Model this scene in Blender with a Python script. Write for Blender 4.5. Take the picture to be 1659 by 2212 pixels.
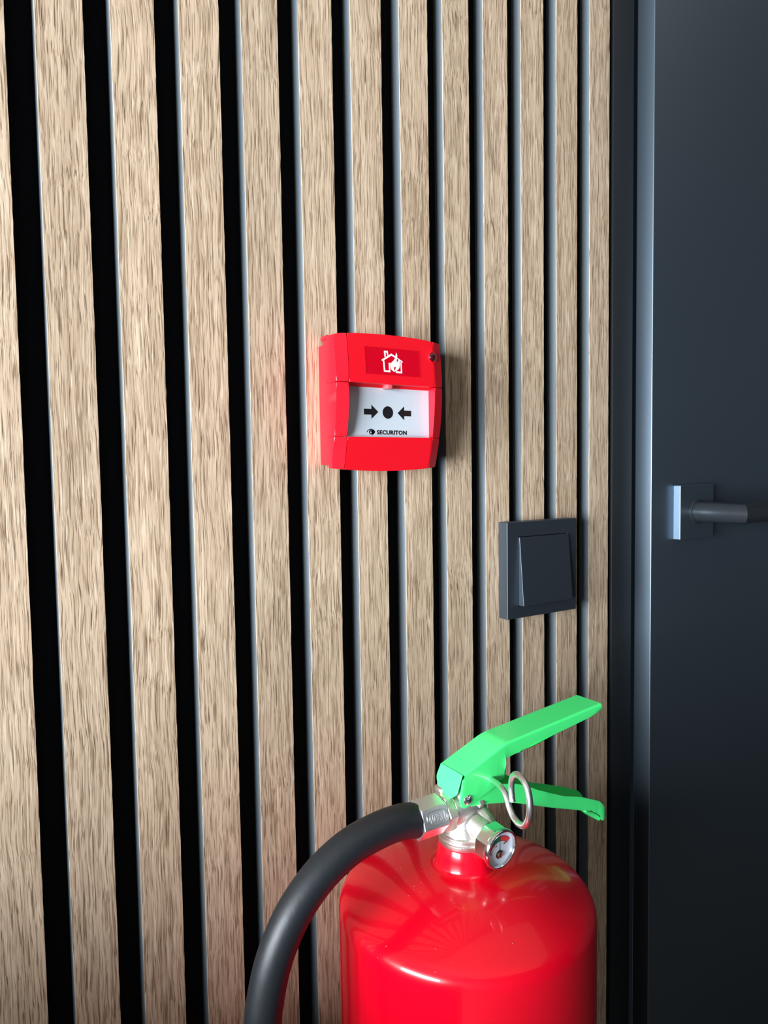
import bpy, bmesh, math, random
from mathutils import Vector, Matrix
PI = math.pi
for o in list(bpy.data.objects): bpy.data.objects.remove(o)
scn = bpy.context.scene
C = scn.collection
# All building dimensions below are millimetres: X right along the slatted wall, Y into the wall
# (wall face = 0), Z up with 0 at the photographer's eye, 1150 mm above the floor.
EYE = 1150.0
def V(x, y, z): return Vector((x / 1000.0, y / 1000.0, (z + EYE) / 1000.0))

# ------------------------------------------------------------------ camera
cam_d = bpy.data.cameras.new('camera'); cam = bpy.data.objects.new('camera', cam_d); C.objects.link(cam)
yaw, pitch, roll, fpx = 0.5586, 0.05739, -0.01468, 1516.5
cy, sy, cp, sp, cr, sr = math.cos(yaw), math.sin(yaw), math.cos(pitch), math.sin(pitch), math.cos(roll), math.sin(roll)
r0 = Vector((cy, -sy, 0)); f0 = Vector((sy, cy, 0)); u0 = Vector((0, 0, 1))
fw = cp * f0 - sp * u0; up = cp * u0 + sp * f0
rt = cr * r0 + sr * up; upv = cr * up - sr * r0
m = Matrix((rt, upv, -fw)).transposed().to_4x4(); m.translation = V(-54.5, -439.6, 0)
cam.matrix_world = m
cam_d.sensor_fit = 'VERTICAL'; cam_d.sensor_height = 24.0; cam_d.lens = fpx / 2212 * 24.0
cam_d.clip_start = 0.02; cam_d.clip_end = 30
scn.camera = cam

# ------------------------------------------------------------------ light, world, exposure
scn.view_settings.view_transform = 'Standard'; scn.view_settings.look = 'None'
scn.view_settings.gamma = 1.0; scn.view_settings.use_curve_mapping = False
scn.view_settings.exposure = 0.0
w = bpy.data.worlds.new('world'); scn.world = w; w.use_nodes = True
w.node_tree.nodes['Background'].inputs[0].default_value = (0.75, 0.87, 1.0, 1)
w.node_tree.nodes['Background'].inputs[1].default_value = 0.35
# daylight coming in through the tall glazed opening in the left wall
WX, WY0, WY1, WZ0, WZ1 = -2300.0, -1700.0, -150.0, -700.0, 470.0
ld = bpy.data.lights.new('window_daylight', 'AREA'); ld.shape = 'RECTANGLE'
ld.size = (WZ1 - WZ0) / 1000.0; ld.size_y = (WY1 - WY0) / 1000.0
ld.energy = 395.0; ld.color = (0.86, 0.93, 1.0)
lo = bpy.data.objects.new('window_daylight', ld); C.objects.link(lo)
lo.location = V(WX - 60, (WY0 + WY1) / 2, (WZ0 + WZ1) / 2)
lo.rotation_euler = (0, -PI / 2, 0)
# warm ceiling lamp of the room
l2 = bpy.data.lights.new('ceiling_lamp_light', 'AREA'); l2.shape = 'SQUARE'; l2.size = 2.2
l2.energy = 6.0; l2.color = (1.0, 0.86, 0.66)
lc = bpy.data.objects.new('ceiling_lamp_light', l2); C.objects.link(lc); lc.location = V(200, -1150, 1270)

# ------------------------------------------------------------------ materials
def mat(name, col, rough=0.5, metal=0.0, spec=0.5, coat=0.0, coat_rough=0.05):
    m_ = bpy.data.materials.new(name); m_.use_nodes = True
    b = m_.node_tree.nodes['Principled BSDF']
    b.inputs['Base Color'].default_value = (*col, 1); b.inputs['Roughness'].default_value = rough
    b.inputs['Metallic'].default_value = metal; b.inputs['Specular IOR Level'].default_value = spec
    b.inputs['Coat Weight'].default_value = coat; b.inputs['Coat Roughness'].default_value = coat_rough
    return m_
def nd(m_, t, **kw):
    n = m_.node_tree.nodes.new(t)
    for k, v in kw.items(): setattr(n, k, v)
    return n
def lk(m_, a, b): m_.node_tree.links.new(a, b)
def grain(m_, scale, amount, dist=0.0002, stretch=(1, 1, 1), col_var=0.0, detail=3):
    """fine procedural relief plus an optional slight colour variation"""
    b = m_.node_tree.nodes['Principled BSDF']
    tc = nd(m_, 'ShaderNodeTexCoord'); mp = nd(m_, 'ShaderNodeMapping'); mp.inputs['Scale'].default_value = stretch
    lk(m_, tc.outputs['Object'], mp.inputs[0])
    n = nd(m_, 'ShaderNodeTexNoise'); n.inputs['Scale'].default_value = scale; n.inputs['Detail'].default_value = detail
    lk(m_, mp.outputs[0], n.inputs[0])
    bp = nd(m_, 'ShaderNodeBump'); bp.inputs['Strength'].default_value = amount; bp.inputs['Distance'].default_value = dist
    lk(m_, n.outputs[0], bp.inputs['Height']); lk(m_, bp.outputs[0], b.inputs['Normal'])
    if col_var:
        c = b.inputs['Base Color'].default_value[:3]
        mx = nd(m_, 'ShaderNodeMix', data_type='RGBA')
        mx.inputs[6].default_value = (*[v * (1 - col_var) for v in c], 1); mx.inputs[7].default_value = (*[min(1, v * (1 + col_var)) for v in c], 1)
        lk(m_, n.outputs[0], mx.inputs[0]); lk(m_, mx.outputs[2], b.inputs['Base Color'])
    return m_
def oak(name):
    m_ = mat(name, (0.4, 0.3, 0.2), 0.55, spec=0.3)
    b = m_.node_tree.nodes['Principled BSDF']
    tc = nd(m_, 'ShaderNodeTexCoord'); oi = nd(m_, 'ShaderNodeObjectInfo')
    off = nd(m_, 'ShaderNodeCombineXYZ')
    mul = nd(m_, 'ShaderNodeMath', operation='MULTIPLY'); mul.inputs[1].default_value = 17.0
    lk(m_, oi.outputs['Random'], mul.inputs[0]); lk(m_, mul.outputs[0], off.inputs[0]); lk(m_, mul.outputs[0], off.inputs[2])
    add = nd(m_, 'ShaderNodeVectorMath', operation='ADD'); lk(m_, tc.outputs['Object'], add.inputs[0]); lk(m_, off.outputs[0], add.inputs[1])
    # slow wander of the grain
    wn = nd(m_, 'ShaderNodeTexNoise'); wn.inputs['Scale'].default_value = 14; wn.inputs['Detail'].default_value = 2
    lk(m_, add.outputs[0], wn.inputs[0])
    ws = nd(m_, 'ShaderNodeVectorMath', operation='SCALE'); ws.inputs[3].default_value = 0.006
    lk(m_, wn.outputs['Color'], ws.inputs[0])
    ad2 = nd(m_, 'ShaderNodeVectorMath', operation='ADD'); lk(m_, add.outputs[0], ad2.inputs[0]); lk(m_, ws.outputs[0], ad2.inputs[1])
    def stretched(sx, sz, scale, detail, rough=0.55, dist=0.0):
        mp = nd(m_, 'ShaderNodeMapping'); mp.inputs['Scale'].default_value = (sx, 1, sz); lk(m_, ad2.outputs[0], mp.inputs[0])
        n = nd(m_, 'ShaderNodeTexNoise'); n.inputs['Scale'].default_value = scale; n.inputs['Detail'].default_value = detail
        n.inputs['Roughness'].default_value = rough; n.inputs['Distortion'].default_value = dist
        lk(m_, mp.outputs[0], n.inputs[0]); return n
    broad = stretched(1, .04, 120, 3); fibre = stretched(1, .028, 1000, 4, .6, .3); pores = stretched(1, .03, 1350, 2, .5, .3)
    fleck = stretched(1, .05, 900, 2, .5, .2)
    r1 = nd(m_, 'ShaderNodeValToRGB'); e = r1.color_ramp.elements
    e[0].position = .3; e[0].color = (.420, .305, .205, 1); e[1].position = .72; e[1].color = (.560, .425, .300, 1)
    lk(m_, broad.outputs[0], r1.inputs[0])
    r2 = nd(m_, 'ShaderNodeValToRGB'); e = r2.color_ramp.elements
    e[0].position = .36; e[0].color = (.46, .40, .34, 1); e[1].position = .53; e[1].color = (1.06, 1.06, 1.06, 1)
    lk(m_, fibre.outputs[0], r2.inputs[0])
    mu = nd(m_, 'ShaderNodeMix', data_type='RGBA', blend_type='MULTIPLY'); mu.inputs[0].default_value = .85
    lk(m_, r1.outputs[0], mu.inputs[6]); lk(m_, r2.outputs[0], mu.inputs[7])
    r3 = nd(m_, 'ShaderNodeValToRGB'); e = r3.color_ramp.elements
    e[0].position = .35; e[0].color = (.34, .28, .23, 1); e[1].position = .44; e[1].color = (1, 1, 1, 1)
    lk(m_, pores.outputs[0], r3.inputs[0])
    m2 = nd(m_, 'ShaderNodeMix', data_type='RGBA', blend_type='MULTIPLY'); m2.inputs[0].default_value = .8
    lk(m_, mu.outputs[2], m2.inputs[6]); lk(m_, r3.outputs[0], m2.inputs[7])
    r4 = nd(m_, 'ShaderNodeValToRGB'); e = r4.color_ramp.elements
    e[0].position = .57; e[0].color = (0, 0, 0, 1); e[1].position = .68; e[1].color = (1, 1, 1, 1)
    lk(m_, fleck.outputs[0], r4.inputs[0])
    m3 = nd(m_, 'ShaderNodeMix', data_type='RGBA'); m3.inputs[7].default_value = (.70, .56, .42, 1)
    sc = nd(m_, 'ShaderNodeMath', operation='MULTIPLY'); sc.inputs[1].default_value = .6; lk(m_, r4.outputs[0], sc.inputs[0])
    lk(m_, sc.outputs[0], m3.inputs[0]); lk(m_, m2.outputs[2], m3.inputs[6])
    hs = nd(m_, 'ShaderNodeHueSaturation'); mr = nd(m_, 'ShaderNodeMapRange'); mr.inputs[3].default_value = .92; mr.inputs[4].default_value = 1.08
    lk(m_, oi.outputs['Random'], mr.inputs[0]); lk(m_, mr.outputs[0], hs.inputs['Value']); lk(m_, m3.outputs[2], hs.inputs['Color'])
    lk(m_, hs.outputs[0], b.inputs['Base Color'])
    ha = nd(m_, 'ShaderNodeMath', operation='ADD'); lk(m_, fibre.outputs[0], ha.inputs[0]); lk(m_, r3.outputs[0], ha.inputs[1])
    bp = nd(m_, 'ShaderNodeBump'); bp.inputs['Strength'].default_value = .45; bp.inputs['Distance'].default_value = .00022
    lk(m_, ha.outputs[0], bp.inputs['Height']); lk(m_, bp.outputs[0], b.inputs['Normal'])
    return m_
def dusty_red(name):
    m_ = mat(name, (0.78, 0.0006, 0.016), 0.24, spec=0.35, coat=0.4, coat_rough=0.04)
    b = m_.node_tree.nodes['Principled BSDF']
    tc = nd(m_, 'ShaderNodeTexCoord'); vo = nd(m_, 'ShaderNodeTexVoronoi'); vo.inputs['Scale'].default_value = 330
    lk(m_, tc.outputs['Object'], vo.inputs[0])
    th = nd(m_, 'ShaderNodeMath', operation='LESS_THAN'); th.inputs[1].default_value = .085; lk(m_, vo.outputs['Distance'], th.inputs[0])
    ns = nd(m_, 'ShaderNodeTexNoise'); ns.inputs['Scale'].default_value = 22; lk(m_, tc.outputs['Object'], ns.inputs[0])
    t2 = nd(m_, 'ShaderNodeMath', operation='GREATER_THAN'); t2.inputs[1].default_value = .55; lk(m_, ns.outputs[0], t2.inputs[0])
    # dust lies on the upward faces only
    ge = nd(m_, 'ShaderNodeNewGeometry'); sx = nd(m_, 'ShaderNodeSeparateXYZ'); lk(m_, ge.outputs['Normal'], sx.inputs[0])
    t3 = nd(m_, 'ShaderNodeMath', operation='GREATER_THAN'); t3.inputs[1].default_value = .35; lk(m_, sx.outputs[2], t3.inputs[0])
    a = nd(m_, 'ShaderNodeMath', operation='MULTIPLY'); lk(m_, th.outputs[0], a.inputs[0]); lk(m_, t2.outputs[0], a.inputs[1])
    a2 = nd(m_, 'ShaderNodeMath', operation='MULTIPLY'); lk(m_, a.outputs[0], a2.inputs[0]); lk(m_, t3.outputs[0], a2.inputs[1])
    a3 = nd(m_, 'ShaderNodeMath', operation='MULTIPLY'); a3.inputs[1].default_value = .6; lk(m_, a2.outputs[0], a3.inputs[0])
    mx = nd(m_, 'ShaderNodeMix', data_type='RGBA'); mx.inputs[6].default_value = (0.78, 0.0006, 0.016, 1); mx.inputs[7].default_value = (.75, .55, .38, 1)
    lk(m_, a3.outputs[0], mx.inputs[0]); lk(m_, mx.outputs[2], b.inputs['Base Color'])
    return m_
M_OAK = oak('oak_veneer')
M_CORE = grain(mat('black_fibreboard', (0.17, 0.20, 0.22), 0.62, .5, spec=0.6), 2500, .5, .0002, col_var=.35)
M_FELT = grain(mat('black_felt', (0.006, 0.006, 0.007), 1.0, spec=0.05), 900, .6)
M_RED = dusty_red('glossy_red_lacquer')
M_REDP = grain(mat('red_plastic', (0.74, 0.006, 0.016), 0.30, spec=0.5), 2600, .06, .0001)
M_REDD = mat('deep_red_gloss_plastic', (0.54, 0.001, 0.012), 0.22, spec=0.4)
M_PINK = mat('pale_red_plastic', (0.80, 0.10, 0.12), 0.4)
M_LED = mat('dark_red_lens', (0.035, 0.002, 0.003), 0.08, spec=0.6, coat=.5)
M_WHITE = grain(mat('white_label', (0.52, 0.595, 0.65), 0.4), 700, .25, .00015, stretch=(1, 1, .4))
M_PRINTW = mat('white_print', (0.86, 0.89, 0.90), 0.5)
M_INK = mat('black_print', (0.006, 0.006, 0.008), 0.5)
M_BLACKP = grain(mat('black_satin_plastic', (0.085, 0.105, 0.13), 0.48, .9, spec=0.5), 1800, .05, .0001)
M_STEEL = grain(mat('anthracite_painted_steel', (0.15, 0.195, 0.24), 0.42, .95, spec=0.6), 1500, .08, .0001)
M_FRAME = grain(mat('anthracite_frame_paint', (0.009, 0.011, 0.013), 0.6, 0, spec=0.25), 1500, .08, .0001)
M_SEAL = mat('black_rubber', (0.005, 0.005, 0.006), 0.8, spec=0.2)
M_HANDLE = mat('black_handle_metal', (0.022, 0.026, 0.031), 0.3, .3, spec=0.6)
M_GREEN = grain(mat('green_lacquered_steel', (0.07, 0.90, 0.23), 0.33, spec=0.5, coat=.25), 900, .03, .0001)
M_CHROME = mat('chrome', (0.82, 0.82, 0.82), 0.16, 1.0)
M_FERR = mat('polished_zinc', (0.90, 0.92, 0.94), 0.38, 1.0)
M_NICKEL = grain(mat('cast_nickel', (0.78, 0.75, 0.70), 0.40, 1.0), 1500, .55, .0003, col_var=.08)
M_WIRE = grain(mat('steel_wire', (0.80, 0.80, 0.81), 0.3, 1.0), 1200, .15)
M_RUBBER = grain(mat('black_hose_rubber', (0.011, 0.014, 0.018), 0.46, spec=0.55), 260, .35, .0003, stretch=(1, 1, .5))
M_DIAL = mat('dial_white', (0.60, 0.70, 0.80), 0.4)
M_DRED = mat('dial_red', (0.75, 0.05, 0.05), 0.4)
M_DGREEN = mat('dial_green', (0.01, 0.17, 0.09), 0.4)
M_BRASS = mat('brass_pin', (0.62, 0.50, 0.32), 0.25, 1.0)
M_PLASTER = grain(mat('room_plaster', (0.17, 0.165, 0.155), 0.9), 60, .2)
M_DARKW = grain(mat('dark_blue_wall_paint', (0.030, 0.036, 0.042), 0.8), 60, .2)
M_CEIL = grain(mat('ceiling_plaster', (0.08, 0.08, 0.078), 0.9), 60, .2)
M_FLOOR = grain(mat('grey_floor_tile', (0.07, 0.066, 0.06), 0.55), 12, .1, col_var=.2)
M_GLASS = bpy.data.materials.new('clear_glass'); M_GLASS.use_nodes = True
_b = M_GLASS.node_tree.nodes['Principled BSDF']; _b.inputs['Transmission Weight'].default_value = 1.0
_b.inputs['Roughness'].default_value = 0.0; _b.inputs['IOR'].default_value = 1.12

# ------------------------------------------------------------------ builders
ROOT = {}
def thing(name, label, cat, loc, group=None):
    o = bpy.data.objects.new(name, None); C.objects.link(o); o.empty_display_size = .05
    o.location = V(*loc); ROOT[o] = Vector(loc)
    o['label'] = label; o['category'] = cat
    if group: o['group'] = group
    return o
def finish(bm, ang=35):
    bmesh.ops.recalc_face_normals(bm, faces=bm.faces)
    for f in bm.faces: f.smooth = True
    for e in bm.edges:
        if len(e.link_faces) == 2 and e.calc_face_angle(0) > math.radians(ang): e.smooth = False
WN = {'rosette', 'frame', 'rocker', 'back_box', 'hinge_rail', 'top_cover', 'bottom_cover', 'side_panel', 'union_nut', 'ferrule', 'squeeze_lever', 'carry_handle', 'nose_plate', 'clip_tab', 'lever', 'pressure_gauge'}
def weighted(o):
    md = o.modifiers.new('weighted', 'WEIGHTED_NORMAL'); md.keep_sharp = True; md.weight = 80
def obj(name, bm, mt, parent=None, label=None, ang=35, origin=None, kind=None, recalc=True):
    """bm is in world mm; the object's origin is its parent's origin (or `origin`)"""
    if recalc: finish(bm, ang)
    else:
        for f in bm.faces: f.smooth = True
    po = ROOT[parent] if parent else Vector((0, 0, 0))
    oo = Vector(origin) if origin else po
    for v in bm.verts: v.co = (v.co - oo) / 1000.0
    me = bpy.data.meshes.new(name); bm.to_mesh(me); bm.free()
    for k in (mt if isinstance(mt, (list, tuple)) else [mt]): me.materials.append(k)
    o = bpy.data.objects.new(name, me); C.objects.link(o); ROOT[o] = oo
    if parent: o.parent = parent; o.location = (oo - po) / 1000.0
    else: o.location = V(*oo)
    if label: o['label'] = label
    if kind: o['kind'] = kind
    if name in WN and name not in ('squeeze_lever', 'carry_handle', 'nose_plate'): weighted(o)
    return o
def bm_box(x0, x1, y0, y1, z0, z1, bev=0.0, seg=2, bm=None):
    b = bm or bmesh.new()
    vs = bmesh.ops.create_cube(b, size=1.0)['verts']
    for v in vs: v.co = Vector(((x0 + x1) / 2 + v.co.x * (x1 - x0), (y0 + y1) / 2 + v.co.y * (y1 - y0), (z0 + z1) / 2 + v.co.z * (z1 - z0)))
    if bev:
        es = set(e for v in vs for e in v.link_edges)
        bmesh.ops.bevel(b, geom=list(es), offset=bev, segments=seg, profile=.5, affect='EDGES')
    return b
def bm_lathe(profile, seg=48, center=(0, 0, 0), axis=(0, 0, 1), bm=None, phase=0.0, cap=True):
    """profile: (r, h) along axis"""
    b = bm or bmesh.new(); a = Vector(axis).normalized(); c = Vector(center)
    ref = Vector((0, 0, 1)) if abs(a.z) < .9 else Vector((1, 0, 0))
    u = a.cross(ref).normalized(); v_ = a.cross(u)
    rings = []
    for r, h in profile:
        if r <= 1e-6: rings.append([b.verts.new(c + a * h)])
        else: rings.append([b.verts.new(c + a * h + (u * math.cos(phase + 2 * PI * k / seg) + v_ * math.sin(phase + 2 * PI * k / seg)) * r) for k in range(seg)])
    for p, q in zip(rings, rings[1:]):
        if len(p) == 1 and len(q) == 1: continue
        for k in range(seg):
            k2 = (k + 1) % seg
            if len(p) == 1: b.faces.new((p[0], q[k], q[k2]))
            elif len(q) == 1: b.faces.new((p[k], p[k2], q[0]))
            else: b.faces.new((p[k], p[k2], q[k2], q[k]))
    if cap:
        for rg in (rings[0], rings[-1]):
            if len(rg) > 2: b.faces.new(rg)
    return b
def catmull(pts, n=8):
    P = [Vector(p) for p in pts]; out = []
    for i in range(len(P) - 1):
        a = P[i - 1] if i else P[i] * 2 - P[i + 1]; b = P[i]; c = P[i + 1]; d = P[i + 2] if i + 2 < len(P) else P[i + 1] * 2 - P[i]
        for k in range(n):
            t = k / n
            out.append(.5 * ((2 * b) + (c - a) * t + (2 * a - 5 * b + 4 * c - d) * t * t + (3 * b - a - 3 * c + d) * t ** 3))
    out.append(P[-1]); return out
def bm_tube(pts, r, seg=20, bm=None, cap=True):
    b = bm or bmesh.new(); P = [Vector(p) for p in pts]; rings = []
    T = [(P[min(i + 1, len(P) - 1)] - P[max(i - 1, 0)]).normalized() for i in range(len(P))]
    n = T[0].orthogonal().normalized()
    for i, p in enumerate(P):
        n = (n - T[i] * n.dot(T[i])).normalized(); bb = T[i].cross(n)
        rr = r[i] if isinstance(r, (list, tuple)) else r
        rings.append([b.verts.new(p + (n * math.cos(2 * PI * k / seg) + bb * math.sin(2 * PI * k / seg)) * rr) for k in range(seg)])
    for p, q in zip(rings, rings[1:]):
        for k in range(seg): b.faces.new((p[k], p[(k + 1) % seg], q[(k + 1) % seg], q[k]))
    if cap: b.faces.new(rings[0]); b.faces.new(rings[-1])
    return b
def round_poly(pts, rads, n=4):
    out = []
    N = len(pts)
    for i in range(N):
        p = Vector(pts[i]); a = Vector(pts[i - 1]); c = Vector(pts[(i + 1) % N]); r = rads[i] if isinstance(rads, (list, tuple)) else rads
        if r <= 0: out.append(p); continue
        d1 = (a - p); d2 = (c - p); t = min(r, d1.length * .45, d2.length * .45)
        s = p + d1.normalized() * t; e = p + d2.normalized() * t
        for k in range(n + 1):
            q = k / n; out.append((1 - q) ** 2 * s + 2 * q * (1 - q) * p + q * q * e)
    return out
def bm_plate(poly3, nrm, th, bm=None, bev=0.0):
    """flat n-gon (world mm) thickened by th against nrm"""
    b = bm or bmesh.new(); n = Vector(nrm).normalized()
    top = [b.verts.new(Vector(p)) for p in poly3]; bot = [b.verts.new(Vector(p) - n * th) for p in poly3]
    f = b.faces.new(top); g = b.faces.new(bot[::-1]); N = len(top)
    for k in range(N): b.faces.new((top[k], bot[k], bot[(k + 1) % N], top[(k + 1) % N]))
    if bev:
        bmesh.ops.bevel(b, geom=list(f.edges), offset=bev, segments=2, profile=.5, affect='EDGES')
    return b
def hexpts(r, k0=0.0, n=6): return [(r * math.cos(k0 + 2 * PI * k / n), r * math.sin(k0 + 2 * PI * k / n)) for k in range(n)]

# ------------------------------------------------------------------ the room
def struct(name, bm, mt, label=None):
    o = obj(name, bm, mt); o['kind'] = 'structure'
    o['label'] = label or name.replace('_', ' '); return o
FZ, CZ = -EYE, 1300.0
RX0, RX1, RY0 = WX, 3200.0, -2300.0
wall = struct('wall_back', bm_box(RX0 - 100, 466.6, 11.5, 110, FZ, CZ), M_FELT, 'black felt backed wall clad with vertical oak slats')
struct('wall_right_of_door', bm_box(1440, RX1 + 100, 30, 110, FZ, CZ), M_PLASTER, 'plain wall beyond the black door')
struct('wall_above_door', bm_box(466.8, 1440, 30, 110, 1010, CZ), M_PLASTER, 'plain wall over the black door')
struct('floor', bm_box(RX0 - 100, RX1 + 100, RY0 - 100, 110, FZ - 60, FZ), M_FLOOR, 'dark grey tiled floor')
struct('ceiling', bm_box(RX0 - 100, RX1 + 100, RY0 - 100, 110, CZ, CZ + 60), M_CEIL, 'plain ceiling')
struct('shade_block_left', bm_box(-520, -400, -800, -.5, FZ, -215, 2), M_PLASTER, 'added unseen low block left of the extinguisher that shades the lower slats')  # added out of view to cut the window light on the lower slats
struct('wall_front', bm_box(RX0 - 100, RX1 + 100, RY0 - 100, RY0, FZ, CZ), M_DARKW, 'plain wall behind the photographer')
struct('wall_right', bm_box(RX1, RX1 + 100, RY0, 30, FZ, CZ), M_DARKW, 'plain wall at the right end')
bl = bmesh.new()
bm_box(RX0 - 100, RX0, RY0, WY0 - 40, FZ, CZ, bm=bl); bm_box(RX0 - 100, RX0, WY1 + 40, 11, FZ, CZ, bm=bl)
bm_box(RX0 - 100, RX0, WY0 - 40, WY1 + 40, FZ, WZ0 - 40, bm=bl); bm_box(RX0 - 100, RX0, WY0 - 40, WY1 + 40, WZ1 + 40, CZ, bm=bl)
struct('wall_left', bl, M_PLASTER, 'plain wall at the left end with a tall window')
bf = bmesh.new()
ym = (WY0 + WY1) / 2
for a in ((WY0 - 40, WY0, WZ0 - 40, WZ1 + 40), (WY1, WY1 + 40, WZ0 - 40, WZ1 + 40), (ym - 25, ym + 25, WZ0, WZ1), (WY0, WY1, WZ0 - 40, WZ0), (WY0, WY1, WZ1, WZ1 + 40)):
    bm_box(RX0 - 50, RX0 + 5, a[0], a[1], a[2], a[3], bm=bf)
struct('window_1', bf, M_FRAME, 'tall dark framed window with a middle mullion')

# slats: each is a part of the wall, its oak veneer face a sub-part
VIS = {0: (-1.6, 23.5), 1: (38.3, 63.6), 2: (78.3, 103.5), 3: (118.2, 143.5), 4: (158.5, 183.7), 5: (198.2, 223.7), 6: (239.2, 264.2),
       7: (278.3, 303.5), 8: (317.9, 343.3), 9: (357.8, 383.2), 10: (397.8, 423.7), 11: (439.0, 464.6)}
random.seed(4)
slat0 = ven0 = None
for n in range(-57, 12):
    L, R = VIS.get(n, (-1.6 + 40 * n, 23.6 + 40 * n)); cx = (L + R) / 2
    if slat0 is None:
        slat0 = obj('slat', bm_box(cx - 12.6, cx + 12.6, .55, 11.5, FZ + 1, CZ - 1), M_CORE, wall, origin=(cx, 0, 0))
        # the sawn veneer edge wanders by a tenth of a millimetre
        b = bmesh.new(); rows = []
        N = 420; hw = 12.6
        for k in range(N + 1):
            z = FZ + 1 + (CZ - 1 - FZ - 1) * k / N
            a = -hw + random.uniform(-.14, .12); c = hw + random.uniform(-.12, .14)
            rows.append([b.verts.new((cx + x, y, z)) for x, y in ((a, .56), (a, .08), (a + .12, 0), (c - .12, 0), (c, .08), (c, .56))])
        for p, q in zip(rows, rows[1:]):
            for k in range(5): b.faces.new((p[k], p[k + 1], q[k + 1], q[k]))
        ven0 = obj('veneer', b, M_OAK, slat0, origin=(cx, 0, 0), ang=25)
        bpy.context.view_layer.update()
    else:
        s = slat0.copy(); C.objects.link(s); s.parent = wall; s.location = (cx / 1000.0, 0, 0)
        v = ven0.copy(); C.objects.link(v); v.parent = s; v.location = (0, 0, 0)

# ------------------------------------------------------------------ door
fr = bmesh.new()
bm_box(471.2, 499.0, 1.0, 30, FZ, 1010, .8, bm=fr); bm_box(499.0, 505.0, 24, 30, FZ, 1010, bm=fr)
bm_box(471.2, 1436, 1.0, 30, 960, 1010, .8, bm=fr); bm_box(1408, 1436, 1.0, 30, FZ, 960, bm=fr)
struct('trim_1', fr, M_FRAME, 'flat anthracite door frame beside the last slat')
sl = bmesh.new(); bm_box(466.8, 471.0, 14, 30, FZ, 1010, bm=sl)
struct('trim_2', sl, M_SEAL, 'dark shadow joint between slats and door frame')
dl = bmesh.new(); bm_box(505.7, 1400, -15.8, 3.0, FZ + 6, 956, .9, 3, bm=dl); bm_box(520, 1390, 3.0, 26, FZ + 6, 946, bm=dl)
door = struct('door_1', dl, M_STEEL, 'anthracite steel door leaf with a black lever handle')
hr = thing('door_handle', 'black square rosette lever handle on the dark door', 'door handle', (564.2, -15.8, -43.2))
obj('rosette', bm_box(537.9, 590.5, -23.8, -15.8, -69.3, -17.1, .7, 3), M_STEEL, hr)
obj('collar', bm_lathe([(11.6, 0), (11.6, .9), (11.1, 1.3), (10.0, 1.3), (10.0, 2.6), (9.7, 2.6)], 48, (564.2, -23.8, -43.2), (0, -1, 0)), M_HANDLE, hr)
# mitred lever: neck out of the door, sharp 45 degree joint, grip along the leaf
b = bmesh.new(); R_ = 9.7; NS = 40; Yc = -70.2; rings = [[], [], []]
for k in range(NS):
    a = 2 * PI * k / NS; c_, s_ = math.cos(a) * R_, math.sin(a) * R_
    rings[0].append(b.verts.new((564.2 + c_, -25, -43.2 + s_)))
    rings[1].append(b.verts.new((564.2 + c_, Yc + c_, -43.2 + s_)))
    rings[2].append(b.verts.new((564.2 + 118, Yc + c_, -43.2 + s_)))
for p, q in ((rings[0], rings[1]), (rings[1], rings[2])):
    for k in range(NS): b.faces.new((p[k], p[(k + 1) % NS], q[(k + 1) % NS], q[k]))
b.faces.new(rings[2]); b.faces.new(rings[0])
obj('lever', b, M_HANDLE, hr, ang=40)

# ------------------------------------------------------------------ light switch
sw = thing('light_switch', 'black square rocker light switch mounted on the oak slats', 'light switch', (371.3, 0, -82.7))
X0, X1, Z0, Z1 = 331.3, 411.2, -122.7, -42.8; a0, a1, c0, c1 = 343.3, 400.9, -112.9, -55.0
b = bmesh.new()
o4 = [(X0, Z0), (X1, Z0), (X1, Z1), (X0, Z1)]; i4 = [(a0, c0), (a1, c0), (a1, c1), (a0, c1)]
of = [b.verts.new((x, -10.65, z)) for x, z in o4]; ob_ = [b.verts.new((x, -.3, z)) for x, z in o4]
inf = [b.verts.new((x, -10.65, z)) for x, z in i4]; inb = [b.verts.new((x, -2, z)) for x, z in i4]
for k in range(4):
    j = (k + 1) % 4
    b.faces.new((of[k], of[j], inf[j], inf[k])); b.faces.new((of[k], ob_[k], ob_[j], of[j])); b.faces.new((inf[k], inf[j], inb[j], inb[k]))
b.faces.new(ob_); b.faces.new(inb)
b.verts.ensure_lookup_table()
oe = [e for e in b.edges if (e.verts[0] in of and e.verts[1] in of) or (e.verts[0] in of and e.verts[1] in ob_) or (e.verts[0] in ob_ and e.verts[1] in of)]
bmesh.ops.bevel(b, geom=oe, offset=.55, segments=3, profile=.5, affect='EDGES')
obj('frame', b, M_BLACKP, sw)
b = bmesh.new(); g = .45
# rocker pressed in at the top, proud at the bottom
pts = [(a0 + g, -2.2, c0 + g), (a1 - g, -2.2, c0 + g), (a1 - g, -2.2, c1 - g), (a0 + g, -2.2, c1 - g),
       (a0 + g, -16.6, c0 + g + .6), (a1 - g, -16.6, c0 + g + .6), (a1 - g, -11.9, c1 - g - .3), (a0 + g, -11.9, c1 - g - .3)]
vs = [b.verts.new(p) for p in pts]
for f in ((0, 1, 2, 3), (4, 5, 6, 7), (0, 1, 5, 4), (1, 2, 6, 5), (2, 3, 7, 6), (3, 0, 4, 7)): b.faces.new([vs[i] for i in f])
bmesh.ops.bevel(b, geom=[e for e in b.edges if e.verts[0] in vs[4:] and e.verts[1] in vs[4:]], offset=.5, segments=3, profile=.5, affect='EDGES')
obj('rocker', b, M_BLACKP, sw)

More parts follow.
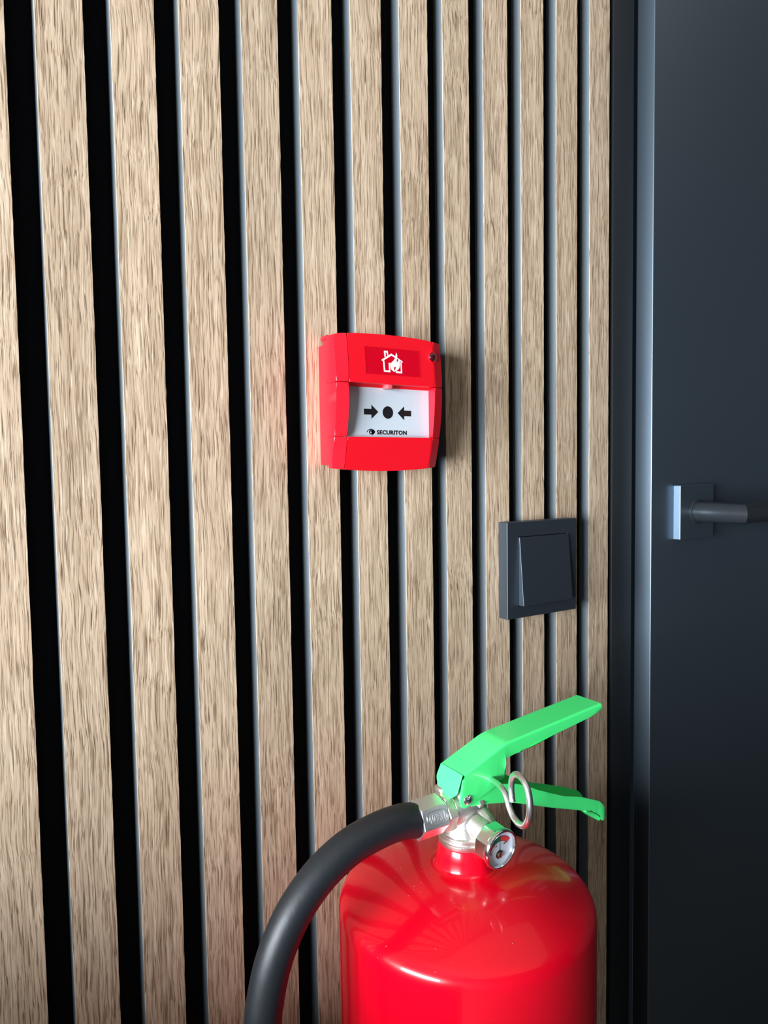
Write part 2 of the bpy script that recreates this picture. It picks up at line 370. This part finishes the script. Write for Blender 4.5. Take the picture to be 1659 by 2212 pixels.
# ------------------------------------------------------------------ manual fire call point
U0 = 168.0
cpn = thing('fire_call_point', 'red wall-mounted fire alarm call point with white push plate', 'fire alarm', (U0 + 43.5, 0, 46))
def interp(tab, z):
    if z <= tab[0][0]: return tab[0][1]
    for (a, b_), (c, d) in zip(tab, tab[1:]):
        if z <= c:
            t = (z - a) / (c - a); return b_ + (d - b_) * t
    return tab[-1][1]
def smoothtab(tab, z):   # light smoothing of the profile
    return sum(interp(tab, z + k) for k in (-6, -3, 0, 3, 6)) / 5
TC = [(-6, 17.8), (2, 20.4), (24, 25.4), (42, 28.2), (59, 29.1), (75, 28.5), (92, 26.7), (100, 25.5)]
TE = [(-6, 14.5), (2, 16.8), (24, 22.8), (42, 25.7), (59, 26.7), (75, 25.8), (92, 23.8), (100, 22.5)]
def Dep(u, z):
    c = smoothtab(TC, z); e = smoothtab(TE, z)
    k = max(0.0, (8.2 - u) / 8.2, (u - 78.8) / 8.2)
    return c + (e - c) * min(1, k) ** 1.0
def ztop(u): return 94.0 - 2.2 * ((u - 43.5) / 43.5) ** 2
def zbot(u): return 0.5 + 2.4 * ((u - 43.5) / 43.5) ** 2
def slab(u0, u1, zlo, zhi, yback, nu=10, nz=12, bev=.6, fn=Dep, bm=None):
    b = bm or bmesh.new(); lo_ = zlo if callable(zlo) else (lambda u: zlo); hi = zhi if callable(zhi) else (lambda u: zhi)
    F = [[None] * (nz + 1) for _ in range(nu + 1)]; B = [[None] * (nz + 1) for _ in range(nu + 1)]
    for i in range(nu + 1):
        u = u0 + (u1 - u0) * i / nu
        for j in range(nz + 1):
            z = lo_(u) + (hi(u) - lo_(u)) * j / nz
            F[i][j] = b.verts.new((U0 + u, -fn(u, z), z))
            if i in (0, nu) or j in (0, nz): B[i][j] = b.verts.new((U0 + u, -yback, z))
    for i in range(nu):
        for j in range(nz): b.faces.new((F[i][j], F[i + 1][j], F[i + 1][j + 1], F[i][j + 1]))
    rim = []
    loop = [(i, 0) for i in range(nu)] + [(nu, j) for j in range(nz)] + [(i, nz) for i in range(nu, 0, -1)] + [(0, j) for j in range(nz, 0, -1)]
    for (i, j), (k, l) in zip(loop, loop[1:] + loop[:1]):
        b.faces.new((F[i][j], F[k][l], B[k][l], B[i][j]))
        rim.append(b.edges.get((F[i][j], F[k][l])))
    b.faces.new([B[i][j] for i, j in loop])
    for (i, j) in ((0, 0), (nu, 0), (nu, nz), (0, nz)):
        rim.append(b.edges.get((F[i][j], B[i][j])))
    if bev: bmesh.ops.bevel(b, geom=[e for e in rim if e], offset=bev, segments=3, profile=.5, affect='EDGES')
    return b
# back box with its notched top left corner
b = bm_box(U0 + .3, U0 + 86.7, -13.0, -.3, 5.2, 87.0, .8, 2)
obj('back_box', b, M_REDP, cpn)
b = bm_box(U0 + .3, U0 + 86.7, -13.0, -3.4, 90.0, 93.0, .9, 2); bm_box(U0 + 1.5, U0 + 85.5, -13.0, -5.2, 86.5, 90.5, 0, bm=b)
obj('hinge_rail', b, M_REDP, cpn)
g = .6
# top cover (indicator notch cut beside the lens), bottom cover, side panels
obj('top_cover', slab(8.2 + g, 78.8 - g, 60.0 + 0, ztop, 13, 12, 10), M_REDP, cpn)
obj('bottom_cover', slab(8.2 + g, 78.8 - g, zbot, 23.9, 13, 12, 8), M_REDP, cpn)
for u0, u1 in ((0, 8.2), (78.8, 87)):
    obj('side_panel', slab(u0, u1, 60.3, ztop, 13, 3, 8), M_REDP, cpn)
    obj('side_panel', slab(u0, u1, 24.2, 59.6, 13, 3, 8), M_REDP, cpn)
    obj('side_panel', slab(u0, u1, zbot, 23.8, 13, 3, 6), M_REDP, cpn)
# core that closes the joints
obj('inner_body', slab(1.0, 86, 3.4, 24.5, 12, 8, 6, 0, lambda u, z: min(20.6, Dep(u, z) - 1.2), slab(1.0, 86, 24.4, 91.2, 12, 8, 12, 0, lambda u, z: 20.6 if 24 < z < 59.5 else min(26, Dep(u, z) - 1.2))), M_REDP, cpn)
pp = obj('push_plate', bm_box(U0 + 8.0, U0 + 79.0, -21.0, -19.5, 22.5, 61.0, 0), M_WHITE, cpn, 'white push plate with black arrows and dot')
def flat(polys, fn, th=.05, holes=None):
    b = bmesh.new()
    for p in polys:
        top = [b.verts.new((U0 + u, -fn(u, z), z)) for u, z in p]
        f = b.faces.new(top)
    bmesh.ops.triangulate(b, faces=b.faces[:]); return b
def pl(u, z): return 21.06
k = [(24.0, 43.5), (30.0, 43.5), (30.0, 46.4), (35.6, 41.5), (30.0, 36.6), (30.0, 39.5), (24.0, 39.5)]
arrL = k; arrR = [(87.2 - u, z - .25) for u, z in k]
obj('arrow_mark', flat([arrL], pl), M_INK, pp, 'black arrow pointing right at the dot')
obj('arrow_mark', flat([arrR], pl), M_INK, pp, 'black arrow pointing left at the dot')
obj('dot_mark', flat([[(43.5 + 4.35 * math.cos(2 * PI * i / 40), 41.4 + 4.35 * math.sin(2 * PI * i / 40)) for i in range(40)]], pl), M_INK, pp, 'black round dot')
# eye emblem
brow = [(25.81, 27.68), (26.82, 28.86), (28.06, 29.56), (29.43, 29.8), (30.79, 29.61), (32.02, 28.85), (33.0, 27.7), (32.11, 26.62), (30.84, 25.65), (29.6, 25.42), (30.85, 26.07), (31.61, 26.83), (32.0, 27.58), (31.14, 28.41), (29.91, 29.02), (28.92, 29.0), (27.68, 28.77), (26.8, 28.01), (26.29, 26.95)]
b = flat([brow], pl)
ro = [b.verts.new((U0 + 29.15 + 1.36 * math.cos(a * PI / 16), -21.06, 27.4 + 1.45 * math.sin(a * PI / 16))) for a in range(32)]
ri = [b.verts.new((U0 + 29.25 + .62 * math.cos(a * PI / 16), -21.06, 27.3 + .62 * math.sin(a * PI / 16))) for a in range(32)]
for i in range(32): b.faces.new((ro[i], ro[(i + 1) % 32], ri[(i + 1) % 32], ri[i]))
obj('eye_emblem', b, M_INK, pp, 'black eye emblem')
def text_obj(name, txt, mt, parent, loc, width, height, rot=None, bold=0.0, ext=0.0, label=None, scale_x=1.0, sp=1.0):
    cu = bpy.data.curves.new(name, 'FONT'); cu.body = txt; cu.size = 1.0; cu.offset = bold; cu.extrude = ext; cu.resolution_u = 3; cu.space_character = sp
    t = bpy.data.objects.new('tmp_text', cu); C.objects.link(t); bpy.context.view_layer.update()
    dg = bpy.context.evaluated_depsgraph_get(); me = bpy.data.meshes.new_from_object(t.evaluated_get(dg))
    bpy.data.objects.remove(t)
    xs = [v.co.x for v in me.vertices]; ys = [v.co.y for v in me.vertices]
    sx_ = width / (max(xs) - min(xs)); sy_ = height / (max(ys) - min(ys)); mx_, my_ = (max(xs) + min(xs)) / 2, (max(ys) + min(ys)) / 2
    Rm = rot or Matrix(((1, 0, 0), (0, 0, -1), (0, 1, 0)))      # text plane -> XZ plane facing -Y
    b = bmesh.new(); b.from_mesh(me); bpy.data.meshes.remove(me)
    for v in b.verts: v.co = Rm @ Vector(((v.co.x - mx_) * sx_, (v.co.y - my_) * sy_, v.co.z)) + Vector(loc)
    return obj(name, b, mt, parent, label, recalc=True)
text_obj('lettering', 'SECURITON', M_INK, pp, (U0 + 46.7, -21.07, 27.45), 25.1, 3.1, bold=.05, label='bold black lettering SECURITON', sp=1.06)
# emblem panel
def pan(u, z): return Dep(u, z) + .04
def panl(u, z): return Dep(u, z) + .12
b = bmesh.new(); nu, nz = 8, 6
def grid_patch(u0, u1, z0, z1, fn, b, nu=8, nz=6):
    G = [[b.verts.new((U0 + u0 + (u1 - u0) * i / nu, -fn(u0 + (u1 - u0) * i / nu, z0 + (z1 - z0) * j / nz), z0 + (z1 - z0) * j / nz)) for j in range(nz + 1)] for i in range(nu + 1)]
    for i in range(nu):
        for j in range(nz): b.faces.new((G[i][j], G[i + 1][j], G[i + 1][j + 1], G[i][j + 1]))
grid_patch(21.4, 65.8, 66.3, 84.6, pan, b)
ep = obj('emblem_panel', b, M_REDD, cpn, 'deep red glossy inlay with white house and flame emblem')
b = bmesh.new()
for a in ((21.05, 21.35, 66.2, 84.7), (65.9, 66.25, 66.2, 84.7)): grid_patch(*a, lambda u, z: Dep(u, z) + .30, b, 1, 6)
for a in ((21.05, 66.25, 84.65, 84.95), (21.05, 66.25, 66.0, 66.2)): grid_patch(*a, lambda u, z: Dep(u, z) + .22, b, 8, 1)
obj('panel_rim', b, M_REDP, ep)
HOUSE = [[(36.64, 82.75), (39.9, 82.85), (40.07, 79.91), (39.12, 79.45), (38.79, 81.63), (37.89, 81.64), (37.98, 78.76), (36.84, 78.4)],
         [(34.37, 76.46), (34.54, 75.72), (35.07, 75.53), (42.68, 79.79), (45.41, 78.5), (45.79, 79.57), (42.61, 81.24)],
         [(47.25, 78.6), (47.24, 77.99), (51.47, 75.45), (51.67, 76.15), (51.21, 76.66)],
         [(35.35, 75.93), (36.52, 76.08), (36.95, 69.22), (40.04, 69.33), (39.94, 74.65), (41.95, 74.64), (41.15, 73.42), (41.11, 68.18), (35.85, 68.24)],
         [(49.72, 76.0), (50.64, 75.58), (50.89, 68.09), (45.6, 68.08), (45.53, 68.99), (46.45, 69.28), (49.75, 69.17)]]
FL = [(46.57, 82.22), (47.29, 80.9), (47.36, 79.38), (47.06, 77.98), (46.57, 76.56), (46.55, 75.34), (47.49, 76.17), (48.06, 76.98), (48.82, 78.1), (49.17, 76.75), (49.24, 75.37), (49.02, 73.36), (48.72, 71.96), (47.96, 70.83), (46.46, 69.66),
      (45.28, 68.95), (44.9, 69.5), (45.28, 70.81), (45.85, 71.77), (46.05, 72.55), (45.87, 72.92), (45.67, 72.22), (45.02, 71.94), (44.47, 72.21), (44.0, 71.5), (44.08, 70.58), (44.7, 69.4), (44.9, 68.7),
      (43.69, 68.95), (42.42, 69.71), (41.7, 70.58), (41.36, 72.09), (41.57, 73.62), (42.14, 74.88), (43.81, 76.22), (44.93, 77.52), (45.69, 78.95), (46.08, 80.51)]
obj('house_emblem', flat(HOUSE, panl), M_PRINTW, ep, 'white outline of a house')
obj('flame_emblem', flat([FL], lambda u, z: Dep(u, z) + .16), M_PRINTW, ep, 'white flame')
# pale clip tab over the plate
b = bm_box(U0 + 39.2, U0 + 43.6, -28.0, -20.8, 57.2, 60.4, .9, 2)
obj('clip_tab', b, M_PINK, cpn, 'small pale red tab over the push plate')
# indicator lens at the right joint
obj('lens_seat', bm_lathe([(4.1, -3), (4.1, .35), (3.5, .6), (3.1, .2), (3.1, -2)], 32, (U0 + 77.6, -28.0, 81.3), (.12, -1, 0)), M_REDP, cpn)
obj('indicator_lens', bm_lathe([(3.05, -2), (3.05, .3), (2.6, 1.1), (1.5, 1.8), (0, 2.0)], 32, (U0 + 77.2, -28.0, 81.3), (0, -1, 0)), M_LED, cpn, 'dark red round indicator lens')

# ------------------------------------------------------------------ fire extinguisher
AX, AY = 214.5, -98.5
def E(s, off, z): return Vector((AX + s, AY - off, z))
ex = thing('fire_extinguisher', 'red fire extinguisher with green handle and black hose below the call point', 'fire extinguisher', (AX, AY, -760))
RB = 80.4
prof = [(0, -752), (60, -752), (66, -757), (76, -757), (79.2, -750), (RB, -742)]
prof += [(RB, -742 + (742 - 292) * k / 10) for k in range(1, 11)]
prof = [p for p in prof if p[1] < -300]
zc, rc, zn, pw = -262.0, 12.0, -247.6, 1.9
for k in range(7):
    a = math.radians(k * 60 / 6); prof.append((RB - rc + rc * math.cos(a), zc - rc + rc * math.sin(a)))
_r, _z = prof[-1]
for k in range(1, 17):
    t = k / 16; prof.append((_r + (20.6 - _r) * t, _z + (zn - _z) * (1 - (1 - t) ** pw)))
prof += [(19.4, -247.0), (18.6, -245.6), (17.9, -240), (16.7, -234.0), (16.2, -233.2), (14, -233.2)]
obj('cylinder', bm_lathe(prof, 128, (AX + .9, AY, 0)), M_RED, ex, 'glossy red cylinder with rounded shoulder')
br = bm_box(AX - 22, AX + 22, -14, -.3, -560, -300, 2); bm_box(AX - 12, AX + 12, -24, -12, -430, -340, 1, bm=br)
obj('mounting_bracket', br, M_NICKEL, ex)
vb = bmesh.new()
bm_lathe([(12, -234), (15.9, -233.6), (16.3, -232.8), (16.3, -230.4), (15.6, -230.0), (15.3, -229.4), (15.7, -229.0), (15.7, -227.4), (15.2, -226.8), (12.6, -226.4), (0, -226.2)], 64, (AX + .6, AY, 0), bm=vb)
obj('valve_flange', vb, M_NICKEL, ex)
vb = bmesh.new()
bm_lathe([(14.0, -227), (13.4, -225), (11.6, -218), (10.8, -210), (9.0, -205), (0, -204)], 10, (AX, AY, 0), bm=vb, phase=.2)
bm_lathe([(9.6, -13), (10.6, -12), (10.6, 3), (10.0, 7), (8.4, 10.0), (5, 12), (0, 12.5)], 40, tuple(E(0, 0, -210.5)), (1, 0, 0), bm=vb)
bm_box(AX - 8.5, AX + 5, AY - 8.6, AY + 9, -206, -196, 2.0, 3, bm=vb)
bm_box(AX - 15.5, AX - 4, AY + 2, AY + 11, -207, -197.5, 2.0, 3, bm=vb)
bm_box(AX + 3.5, AX + 13.6, AY - 7.0, AY + 7, -221, -208.5, 1.6, 3, bm=vb)
# reinforcing ribs and the boss that carries the gauge
bm_lathe([(9.4, 0), (9.2, 5), (8.4, 10), (7.6, 18.0)], 32, tuple(E(1, 0, -219.5)), (.17, -1, -.20), bm=vb)
bm_tube([E(8, 4, -214), E(8, 12, -218), E(7, 19, -223)], [5.5, 5.5, 5.0], 20, bm=vb)
obj('valve_body', vb, M_NICKEL, ex, 'sandy cast nickel valve body', ang=50)
b = bm_lathe([(2.9, 0), (2.9, 3.2), (2.4, 3.6), (1.7, 3.6), (1.7, 9), (1.2, 9.4), (0, 9.4)], 6, tuple(E(4.5, 9.0, -207.2)), (1, 0, 0))
obj('valve_screw', b, M_NICKEL, ex)
# hose union nut, crimped ferrule with stamped number, hose
def prism_x(s0, s1, r, ph, cz, bev, n=6, off=0):
    b = bmesh.new(); A_ = []; B_ = []
    for k in range(n):
        a = ph + 2 * PI * k / n
        A_.append(b.verts.new(E(s0, r * math.cos(a) + off, cz + r * math.sin(a)))); B_.append(b.verts.new(E(s1, r * math.cos(a) + off, cz + r * math.sin(a))))
    for k in range(n): b.faces.new((A_[k], A_[(k + 1) % n], B_[(k + 1) % n], B_[k]))
    b.faces.new(A_); b.faces.new(B_)
    bmesh.ops.bevel(b, geom=b.edges[:], offset=bev, segments=3, profile=.5, affect='EDGES'); return b
obj('union_nut', prism_x(-18.6, -12.2, 12.2, math.radians(6), -210.8, .9), M_NICKEL, ex, 'hexagonal nut joining hose and valve')
fer = obj('ferrule', prism_x(-37.6, -19.0, 12.0, math.radians(50), -210.5, .7), M_FERR, ex, 'polished ferrule with a stamped number')
fn_ = Vector((0, -math.cos(math.radians(20)), math.sin(math.radians(20))))
fu = Vector((0, math.sin(math.radians(20)), math.cos(math.radians(20))))
Rm = Matrix((Vector((1, 0, 0)), fu, fn_)).transposed()
fc = E(-27.6, 0, -210.5) + fn_ * (12.0 * math.cos(PI / 6) + .02)
text_obj('stamped_number', '40931', M_FERR, fer, fc, 12.0, 4.6, Rm, bold=.0, ext=.12, sp=1.25)
oval = [fc + Vector((1, 0, 0)) * (7.2 * (1 if math.cos(t) > 0 else -1) * abs(math.cos(t)) ** .6) + fu * (4.0 * (1 if math.sin(t) > 0 else -1) * abs(math.sin(t)) ** .6) for t in [2 * PI * k / 40 for k in range(40)]]
obj('stamp_rim', bm_tube(oval + oval[:1], .16, 6, cap=False), M_CHROME, fer)
hp = [(-36.8, -210.4), (-42, -209.0), (-49, -208.2), (-62, -208.8), (-81, -212.6), (-98.7, -221.4), (-113.2, -234.0), (-123.1, -247.6), (-130.3, -262.8), (-134.7, -279.0), (-137.0, -294.5), (-138.5, -330), (-138, -400), (-135, -480), (-126, -560), (-108, -630), (-96, -680)]
obj('hose', bm_tube(catmull([E(s, 0, z) for s, z in hp], 6), 10.15, 36), M_RUBBER, ex, 'thick black rubber discharge hose')
obj('nozzle', bm_lathe([(9, 0), (9, 4), (7, 8), (6, 42), (7, 46), (4, 46)], 24, tuple(E(-96.5, 0, -676)), (.24, 0, -1)), M_BLACKP, ex)

# --- green upper squeeze lever: folded sheet channel
def channel(strip, hw, flange, inward, rad=1.6, bend=5.0):
    """folded sheet: strip = (s,z) polyline of the web, flange = rest of the side outline (s,z) from the web's end back to
    its start; inward = +1 when the flanges hang below the web, -1 when they stand above it"""
    P = [Vector(p) for p in strip]
    rr = [P[0]]
    for i in range(1, len(P) - 1):
        d1 = (P[i - 1] - P[i]).normalized(); d2 = (P[i + 1] - P[i]).normalized(); a_, c_ = P[i] + d1 * bend, P[i] + d2 * bend
        for k in range(5):
            q = k / 4; rr.append((1 - q) ** 2 * a_ + 2 * q * (1 - q) * P[i] + q * q * c_)
    rr.append(P[-1])
    b = bmesh.new(); cols = []
    for i, p in enumerate(rr):
        t = (rr[min(i + 1, len(rr) - 1)] - rr[max(i - 1, 0)]).normalized(); n = Vector((t.y, -t.x)) * inward
        row = []
        for k in range(5):
            a = PI / 2 * k / 4; row.append((hw - rad + rad * math.cos(a), rad - rad * math.sin(a)))
        sec = row + [(-o_, d_) for o_, d_ in row[::-1]]
        cols.append([b.verts.new(E(p.x + n.x * d_, o_, p.y + n.y * d_)) for o_, d_ in sec])
    for c, d in zip(cols, cols[1:]):
        for k in range(9): b.faces.new((c[k], c[k + 1], d[k + 1], d[k]))
    for side, idx in ((1, 0), (-1, 9)):
        vs = [c[idx] for c in cols] + [b.verts.new(E(p[0], side * hw, p[1])) for p in flange]
        f = b.faces.new(vs); bmesh.ops.triangulate(b, faces=[f])
    bmesh.ops.remove_doubles(b, verts=b.verts[:], dist=.02)
    bmesh.ops.recalc_face_normals(b, faces=b.faces[:])
    b.faces.ensure_lookup_table()
    f = min(b.faces, key=lambda f: (f.calc_center_median() - E(rr[1].x, 0, rr[1].y)).length)
    if f.normal.z * inward < 0: bmesh.ops.reverse_faces(b, faces=b.faces[:])
    for f in b.faces: f.smooth = True
    for e in b.edges:
        if len(e.link_faces) == 2 and e.calc_face_angle(0) > math.radians(40): e.smooth = False
    return b
strip = [(-8.2, -185.2), (24.6, -172.7), (113.5, -163.8)]
fl_ = [tuple(p) for p in round_poly([(115.8, -168.0), (102.2, -171.4), (41.7, -179.9), (24.2, -182.6), (23.9, -194.9), (17.8, -195.2), (16.6, -198.2), (-4.7, -205.4), (-9.9, -206.2), (-11.8, -200.5), (-9.3, -188.6)],
                                                               [1.2, 0, 8, 2.6, 1.2, .8, .8, 2.5, 3.0, 2, .3])]
up_l = obj('squeeze_lever', channel(strip, 12.0, fl_, 1), M_GREEN, ex, 'bright green upper squeeze lever', recalc=False)
def solid(o, th, off=-1, bev=.25):
    md = o.modifiers.new('thickness', 'SOLIDIFY'); md.thickness = th / 1000.0; md.offset = off; md.use_even_offset = False; weighted(o)
solid(up_l, 1.2)
# folded nose plate at the lever's left end
b = bmesh.new()
nose = [(10.3, 0.0), (10.3, .95), (5.2, 1.3), (-7.5, 1.05), (-11.2, .72), (-11.9, .55), (-11.2, 0.0)]
Pt, Pb = Vector((-8.3, -185.8)), Vector((-13.2, -197.6))
for th_ in (0,):
    vs = []
    for off, t in round_poly([(a_, t_ * 12) for a_, t_ in nose], [0, 1.5, 2, 2, 1, 1, 0], 3):
        q = Pt + (Pb - Pt) * (t / 12); vs.append(b.verts.new(E(q.x, off, q.y)))
    b.faces.new(vs)
no = obj('nose_plate', b, M_GREEN, up_l, ang=40); solid(no, 1.2, 0)
rv = obj('rivet', bm_lathe([(3.1, 0), (3.1, .5), (2.7, 1.0), (1.6, 1.45), (0, 1.6)], 32, tuple(E(-6.1, 12.0, -201.2)), (0, -1, 0)), M_CHROME, up_l, 'domed chrome rivet')
# --- green lower carrying handle, channel open to the top
strip2 = [(-2, -207.4), (12.4, -209.6), (30.9, -213.6), (66, -226.6), (104.0, -239.6)]
fl2 = [tuple(p) for p in round_poly([(111.5, -243.6), (116.8, -250.0), (119.8, -247.5), (118.6, -239.6), (113.7, -234.6), (94.2, -226.3), (70.6, -218.6), (51.4, -209.6), (38, -202.8), (14, -197.0), (0, -197.5), (-5, -202)],
                                                                  [1, 1.5, 1.5, 2, 2, 4, 8, 8, 8, 3, 2, 2])]
b = channel(strip2, 10.7, fl2, -1, 1.4, 4.0)
lh = obj('carry_handle', b, M_GREEN, ex, 'green lower carrying handle', recalc=False); solid(lh, 1.2)
# downturned lip at the handle's tip
b = bmesh.new(); rows = []
for k, (s, z) in enumerate(catmull([(99.0, 0, -237.9), (107, 0, -241.2), (112.6, 0, -245.0), (117.2, 0, -251.0)], 4)[::1] and [(p.x, p.z) for p in catmull([(99.0, 0, -237.9), (107, 0, -241.2), (112.6, 0, -245.0), (117.2, 0, -251.0)], 4)]):
    hw = 10.7 if k < 10 else 10.7 - (k - 9) ** 2 * .45
    rows.append([b.verts.new(E(s, o_ * hw, z)) for o_ in (1, .5, 0, -.5, -1)])
for p, q in zip(rows, rows[1:]):
    for k in range(4): b.faces.new((p[k], p[k + 1], q[k + 1], q[k]))
lp = obj('lip', b, M_GREEN, lh); solid(lp, 1.3, 0)
# --- safety pin with pull ring
H = E(13.4, 12, -193.4); tv = Vector((-.2, -.98, 0))
rp = [(-1.0, -193.6), (6.2, -193.2), (13.4, -194.0), (18.2, -197.2), (21.2, -201.6), (25.8, -205.4), (31.8, -206.6), (37.4, -204.9), (41.7, -199.7), (43.7, -191.6), (42.2, -183.6), (37.4, -178.7), (30.6, -177.6), (25.2, -181.0), (23.2, -187.0), (23.6, -192.6), (24.6, -196.4)]
pin = [E(13.4, -13.5, -193.4), E(13.4, 8, -193.4)] + [H + tv * u + Vector((0, 0, z + 193.4)) for u, z in rp[1:]]
pts = [pin[0]] + catmull(pin[1:], 6)
obj('safety_pin', bm_tube(pts, 1.9, 20), M_WIRE, ex, 'bent steel wire safety pin with pull ring', ang=60)
# --- pressure gauge
gn = Vector((.06, -.97, -.08)).normalized(); gc = E(5.2, 30, -227.6)
ga = obj('pressure_gauge', bm_lathe([(7, -12.5), (11.6, -12.0), (12.1, -11.2), (12.1, -3.4), (11.6, -2.6)], 8, gc, gn, phase=.35), M_CHROME, ex, 'round chrome pressure gauge with red and green scale', ang=30)
bz = bm_lathe([(11.0, -3.2), (12.1, -2.8), (12.5, -1.8), (12.5, -.4), (12.1, .4), (11.4, .7), (10.9, .5), (10.6, -.2), (10.6, -2.2)], 64, gc, gn, cap=False)
obj('bezel', bz, M_CHROME, ga)
g_r = gn.cross(Vector((0, 0, 1))).normalized() * -1; 
if g_r.x < 0: g_r = -g_r
g_u = g_r.cross(gn).normalized()
if g_u.z < 0: g_u = -g_u
obj('dial', bm_lathe([(10.65, -2.4), (10.65, -1.9), (0, -1.9)], 64, gc, gn), M_DIAL, ga)
pv = gc - g_u * 4.0 + gn * (-1.84)
def arc(a0, a1, r0_, r1_, h):
    b = bmesh.new(); n = 14; A_ = []; B_ = []
    for k in range(n + 1):
        a = math.radians(a0 + (a1 - a0) * k / n); d = g_r * math.sin(a) + g_u * math.cos(a)
        A_.append(b.verts.new(pv + d * r0_ + gn * h)); B_.append(b.verts.new(pv + d * r1_ + gn * h))
    for k in range(n): b.faces.new((A_[k], A_[k + 1], B_[k + 1], B_[k]))
    return b
obj('scale_outline', arc(-74, 48, 8.2, 11.6, 0), M_INK, ga)
obj('red_zone', arc(-72.5, -38, 8.5, 11.3, .03), M_DRED, ga, 'dark red low pressure zone'); obj('red_zone', arc(3.5, 46.5, 8.5, 11.3, .03), M_DRED, ga, 'red high pressure zone')
obj('green_zone', arc(-36.5, -21, 8.5, 11.3, .03), M_DGREEN, ga); obj('green_zone', arc(-20, 1.5, 8.5, 11.3, .03), M_DGREEN, ga)
b = bmesh.new(); q0 = pv + gn * .3
for d_, w_ in ((0, 0),): 
    vs = [b.verts.new(q0 + g_r * a_ + g_u * c_) for a_, c_ in ((-.28, 1.5), (.28, 1.5), (.12, 8.6), (-.12, 8.6))]; b.faces.new(vs)
obj('needle', b, M_INK, ga)
obj('pivot_ring', bm_lathe([(2.6, 0), (2.6, .35), (0, .35)], 32, pv, gn), M_INK, ga)
obj('pivot_pin', bm_lathe([(1.9, .3), (1.9, 1.1), (1.5, 1.4), (1.1, 1.1), (0, 1.1)], 32, pv, gn), M_BRASS, ga)
Rg = Matrix((g_r, g_u, gn)).transposed()
for tx, a, rr, ww in (('0', -72, 7.0, .9), ('15', -28, 7.0, 1.9), ('28', 34, 7.2, 1.9)):
    d = g_r * math.sin(math.radians(a)) + g_u * math.cos(math.radians(a))
    text_obj('scale_number', tx, M_INK, ga, pv + d * rr + gn * .04, ww, 1.3, Rg, bold=.02)
gl = bm_lathe([(10.6, -1.3), (10.6, -.5), (10.0, .1), (8, .7), (5, 1.2), (0, 1.5)], 48, gc + gn * -.2, gn)
bm_lathe([(10.6, -1.3), (0, -1.3)], 48, gc + gn * -.2, gn, bm=gl, cap=False)
